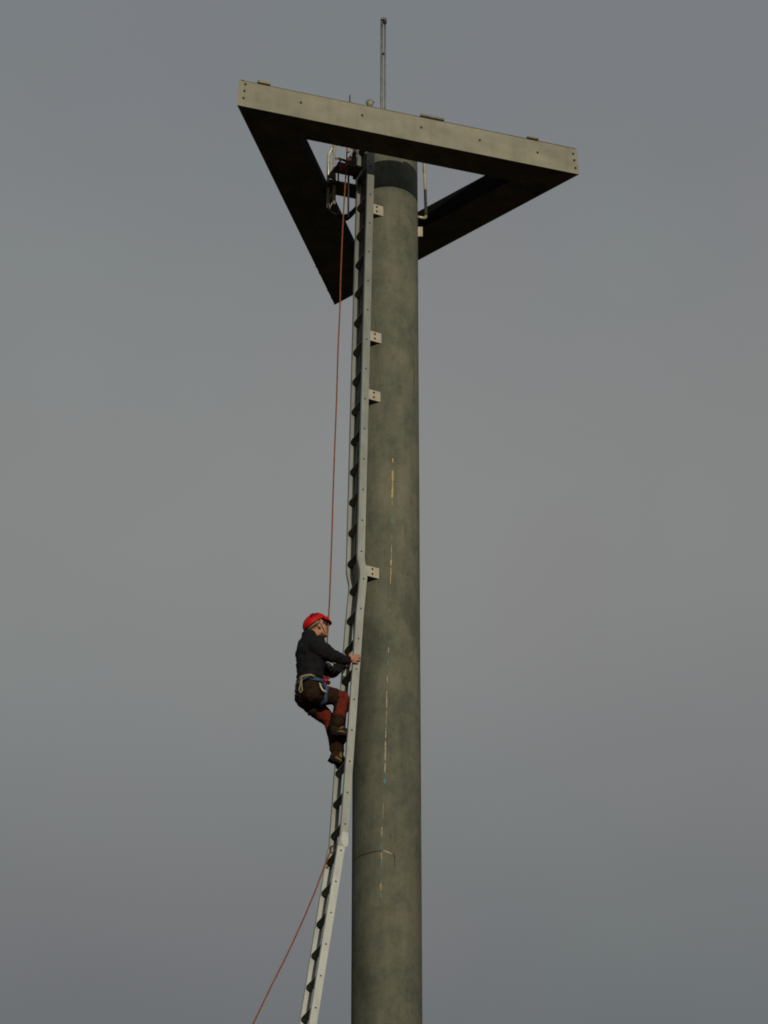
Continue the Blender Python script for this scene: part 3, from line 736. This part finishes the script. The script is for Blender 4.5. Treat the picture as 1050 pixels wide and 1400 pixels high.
# jacket
jk = MB()
jk.ell(PT(423.5, 893.5, 0), (FWD, LAT, Z), (.125, .180, .165), 24, 16)
jk.ell(PT(424.5, 910, 0), (FWD, LAT, Z), (.130, .168, .150), 24, 16)
jk.ell(PT(424.0, 922.5, 0), (FWD, LAT, Z), (.124, .164, .088), 24, 16)
jk.ell(PT(423.5, 929.5, 0), (FWD, LAT, Z), (.120, .158, .065), 24, 16)
jk.cap(PT(420.5, 871.5, 0), .062, PT(424, 884, 0), .085)
jk.cap(PT(419.5, 869.5, 0), .058, PT(424.5, 873.5, 0), .056)
jk.cap(PT(424, 871.0, 0), .066, PT(436.5, 875.0, 0), .052); jk.cap(PT(423, 876, 0), .078, PT(437, 880, 0), .060)
jk.ell(PT(417, 882, .02), (FWD, LAT, Z), (.070, .120, .085), 16, 12)
jk.cap(PT(426, 881, 0), .075, SHR, .078); jk.cap(PT(424, 884, 0), .075, SHL, .076)
jk.cap(SHR, .080, ELR, .066); jk.cap(ELR, .066, PT(474.2, 902.4, -.17), .044)
jk.cap(PT(472.2, 902.0, -.17), .046, PT(475.3, 902.8, -.17), .043)
jk.cap(SHL, .078, ELL, .064); jk.cap(ELL, .064, PT(467.5, 910.5, .133), .044)
jk.cap(PT(465.5, 911.5, .133), .046, PT(468.5, 910.0, .133), .043)
jacket = solid('jacket', jk, [M['jacket']], person, .010, 3, .5, .034, .075)
# trousers with rust red panels on the knees and shins
tr = MB()
tr.ell(PT(422, 944, 0), (FWD, LAT, Z), (.118, .158, .125), 24, 16)
tr.ell(PT(417.5, 951, .02), (FWD, LAT, Z), (.090, .140, .105), 20, 14)
tr.cap(PT(426, 948, -.08), .095, PT(448, 951.0, -.085), .090); tr.cap(PT(448, 951.0, -.085), .090, KNR, .068)
tr.cap(KNR, .066, PT(463, 978, -.085), .062); tr.cap(PT(463, 978, -.085), .062, PT(460.8, 989.5, -.085), .056)
tr.cap(PT(419, 957, .08), .092, PT(434, 970, .085), .090); tr.cap(PT(434, 970, .085), .090, KNL, .066)
tr.cap(KNL, .064, PT(457, 1006, .085), .066); tr.cap(PT(457, 1006, .085), .066, PT(460.0, 1025, .085), .062)
def seg_d(p, a, b):
    t = np.clip(((p-a) @ (b-a))/((b-a) @ (b-a)), 0, 1); return t, p - (a + (b-a)*t)
def pick(p):
    l = (p - P0) @ a_ - .15
    wob = .003*math.sin(p[2]*30 + p[0]*15)
    for kn, an, sh in ((KNR, ANR, HPR), (KNL, ANL, HPL)):
        if (l < 0.0) != (kn is KNR): continue
        t, d = seg_d(p, kn, an); tk, dk = seg_d(p, kn, sh)
        if kn is KNR:
            if 0 < t < .70 + wob*4 and np.linalg.norm(p - kn) < .30 and (d @ FWD) > -.050 + wob: return 1
            if tk < .22 + wob*5 and (dk @ Z) > -.03: return 1
            if .22 <= tk < .62 and (dk @ Z) > .048 + wob: return 1
        else:
            if tk < .42 + wob*5 and (dk @ (Z + FWD)) > -.12: return 1
            if 0 < t < .30 + wob*3: return 1
    return 0
trousers = solid('trousers', tr, [M['trousers'], M['red_cloth']], person, .010, 4, .5, .020, .05, pick)
# boots
def boot(AN, dl, tw):
    """AN ankle point; toes point to the ladder"""
    d = FWD*math.cos(tw) - Z*math.sin(tw); uu = Z*math.cos(tw) + FWD*math.sin(tw)
    def q(f, l, u): return AN + d*f + LAT*(l+dl) + uu*u
    b = MB(); b.cap(q(-.005, 0, .045), .052, q(-.008, 0, -.02), .050); b.cap(q(-.012, 0, -.046), .044, q(.085, 0, -.050), .043)
    b.cap(q(.03, 0, -.025), .046, q(.09, 0, -.046), .042); b.ell(q(.112, 0, -.053), (d, LAT, uu), (.060, .046, .036), 16, 10)
    o = solid('boot', b, [M['boot'], M['boot_tan']], person, .006, 3, .5, .006, .03,
              lambda p: 1 if (abs((p-AN) @ uu + .008) < .020 + .01*math.sin(p[0]*90) and .010 < (p-AN) @ d < .070) or (-.071 < (p-AN) @ uu < -.061 + .006*math.sin(p[0]*70+p[2]*50) and (p-AN) @ d > -.01) else 0)
    s = MB(); poly = []
    for f, l in ((-.052, -.016), (-.052, .016), (-.040, .032), (.04, .032), (.09, .044), (.145, .036), (.172, .014), (.172, -.014), (.145, -.036), (.09, -.044), (.04, -.032), (-.040, -.032)):
        poly.append(q(f, l, -.084))
    s.prism(poly, -uu*.013); so_ = build('sole', s, M['sole'], o, .003)
    s = MB(); s.prism([q(-.050, -.028, -.0975), q(-.050, .028, -.0975), q(.008, .028, -.0975), q(.008, -.028, -.0975)], -uu*.010); build('heel', s, M['sole'], o)
    s = MB()
    for k in range(4): s.tube([q(.035+.018*k, -.030, .022-.020*k), q(.046+.018*k, 0, .030-.020*k), q(.035+.018*k, .030, .022-.020*k)], .004, 6)
    build('laces', s, M['sole'], o)
    return o
boot(PT(459.5, 993.0, -.060), 0, R_(0)); boot(PT(461.3, 1031.0, .085), 0, R_(24))

# harness with hardware
def loop_pts(c, ax1, r1, ax2, r2, n=20): return [c + ax1*r1*math.cos(t) + ax2*r2*math.sin(t) for t in np.linspace(0, 2*math.pi, n+1)[:-1]]
def band(c, ax1, r1, ax2, r2, axis, w, th, n=36, slope=0.0):
    mb = MB(); rows = []
    for k in range(n):
        t = 2*math.pi*k/n; rad = ax1*r1*math.cos(t) + ax2*r2*math.sin(t); un = rad/np.linalg.norm(rad)
        q = c + rad + axis*(slope*math.cos(t) + .006*math.sin(5*t)); ww = w*(.85 + .18*math.sin(3*t + 1))
        rows += [q - axis*ww/2, q + un*th*.8 - axis*ww*.4, q + un*th*.8 + axis*ww*.4, q + axis*ww/2, q - un*th]
    fs = [(i*5+j, i*5+(j+1) % 5, ((i+1) % n)*5+(j+1) % 5, ((i+1) % n)*5+j) for i in range(n) for j in range(5)]
    mb.add(rows, fs, 0, True); return mb
har = build('harness', band(PT(423.5, 938.5, 0), FWD, .126, LAT, .166, Z, .040, .007, slope=-.004), M['blue_web'], person)
tax = KNR - HPR; tax /= np.linalg.norm(tax); e = np.cross(tax, LAT); e /= np.linalg.norm(e)
build('leg_loop', band(PT(441.0, 951, -.085), LAT, .098, e, .098, tax, .044, .006), M['blue_web'], har)
tax = KNL - HPL; tax /= np.linalg.norm(tax); e2_ = np.cross(tax, LAT); e2_ /= np.linalg.norm(e2_)
build('leg_loop', band(PT(431, 967, .085), LAT, .097, e2_, .097, tax, .026, .004), M['navy'], har)
b = MB(); b.tube([PT(437, 934, -.165), PT(438.5, 939, -.20), PT(441, 943.5, -.215), PT(446, 946, -.215)], .0085, 8); build('buckle_strap', b, M['strap'], har)
b = MB(); b.tube([PT(408, 929, -.12), PT(413, 925, -.17), PT(419, 923.5, -.19), PT(425, 922.8, -.19), PT(430, 925, -.185)], .0115, 8); build('gear_loop', b, M['sling'], har)
b = MB(); b.tube([PT(411.5, 926, -.17), PT(410.6, 936, -.18), PT(408.8, 943, -.18), PT(410.5, 947, -.18), PT(413.3, 944, -.18), PT(412.4, 936, -.18), PT(412.2, 927, -.18)], .0062, 8); build('sling_loop', b, M['sling'], har)
for k, (x, y, s) in enumerate(((404.6, 940, 1.0), (403.9, 947, .9), (406.2, 934, .9), (404.5, 952.5, .8), (409, 951, .8))):
    c1 = PT(x + 1.6, y, -.05 + .02*k); t = R_(20*k); e1_ = FWD*math.cos(t) + Z*math.sin(t); e2x = -FWD*math.sin(t) + Z*math.cos(t)
    b = MB(); b.tube(loop_pts(c1, e1_, .016*s, e2x, .032*s, 16), .0052, 8, closed=True); build('carabiner', b, M['darktube'], har)
# chest ascender and tie-in hardware in red
b = MB(); b.ell(PT(444.5, 930.5, -.08), (FWD, LAT, Z), (.046, .034, .044), 14, 8); b.ell(PT(448.5, 933.0, -.06), (FWD, LAT, Z), (.026, .022, .024), 12, 8); build('rope_clamp', b, M['red_metal'], har)
b = MB(); b.tube(loop_pts(PT(446.8, 928.5, -.115), (FWD*.6+Z*.8), .030, (FWD*.8-Z*.6), .017, 16), .0055, 8, closed=True); build('carabiner', b, M['red_metal'], har)
b = MB(); b.tube([PT(448.5, 929, -.12), PT(450.5, 931.5, -.12)], .006, 8); b.ell(PT(444.5, 934.5, -.12), (FWD, LAT, Z), (.007, .007, .007), 8, 6); build('steel_pin', b, M['steel'], har)
b = MB(); b.tube(loop_pts(PT(450.6, 908.2, .03), (FWD*.94 - Z*.33), .034, (FWD*.33 + Z*.94), .014, 16), .0060, 8, closed=True); build('carabiner', b, M['steel'], har)
b = MB(); b.tube([PT(448, 912, .02), PT(452, 917, .02), PT(456, 913, .03), PT(459, 916, .03), PT(455, 920, .03)], .0060, 8); build('cord_knot', b, M['sling'], har)

# ------------------------------------------------------------------ ropes
rp = [(474.4, 200), (474.1, 215), (473.3, 232), (472.4, 245), (471.4, 262), (470.4, 278), (469.4, 296), (468, 323), (465.7, 381), (464.6, 425), (462.2, 477), (460.1, 548), (457.3, 620), (455.6, 670), (453.8, 731), (451.9, 785),
      (450.5, 822), (449.3, 842), (448.2, 862), (447.3, 880), (447.0, 900), (446.6, 918), (446.4, 930)]
Ytop = -.45; yy0, yy1 = 232, 842
Ybot = PT(449.3, 842, -.02)[1]
pts = []
for x, y in rp:
    f = min(max((y-yy0)/(yy1-yy0), 0), 1); Y = Ytop + (Ybot-Ytop)*f + max(0, y-872)/58*.20
    pts.append(aty(x, y, Y))
rope = thing('climbing_rope', tuple(pts[-1]), 'red orange rope hanging straight down from the cage to the climber', 'rope')
b = MB(); b.tube(smooth_line(pts, 5), .0070, 8); build('strand', b, M['rope'], rope)
b = MB()
kn = smooth_line([aty(x, y, Y) for x, y, Y in ((463, 216, -.5), (470, 219, -.52), (475, 224, -.5), (468, 228, -.54), (464, 224, -.5), (467, 218, -.56), (474, 221, -.52), (471, 230, -.5), (465, 233, -.55), (469, 224, -.57), (475, 231, -.52), (473, 238, -.5))], 5)
b.tube(kn, .0085, 8); build('knot', b, M['rope'], rope)

low = [(453.6, 1158), (452.2, 1163), (449.5, 1169), (446.6, 1177.5), (439.5, 1195), (429, 1223), (411.5, 1264), (392, 1306), (369, 1352), (346, 1400)]
q0 = lad(22.0, -.10, -.05)
pl = [aty(x, y, q0[1] - .0) for x, y in low]
d = pl[-1] - pl[-3]; end = pl[-1] + d*(pl[-1][2] - .02)/(-d[2])
mid = (pl[-1] + end)/2 + np.array([.5, 0, -.6])
b = MB(); b.tube(smooth_line(pl, 4) + [pl[-1] + (end-pl[-1])*t - Z*.0*t for t in (.1, .25, .5, .75, 1)], .0072, 8)
tag(build('belay_rope', b, M['rope']), 'red orange rope running off the lower ladder joint towards the bottom left', 'rope')
b = MB(); c1 = pl[1] + np.array([.02, .0, .0])
b.tube(loop_pts(pl[1] + np.array([.012, 0, .012]), w_, .022, Z, .036, 16), .006, 8, closed=True)
tag(build('carabiner', b, M['darktube']), 'dark carabiner on the rail at the lower ladder joint holding the rope', 'carabiner')
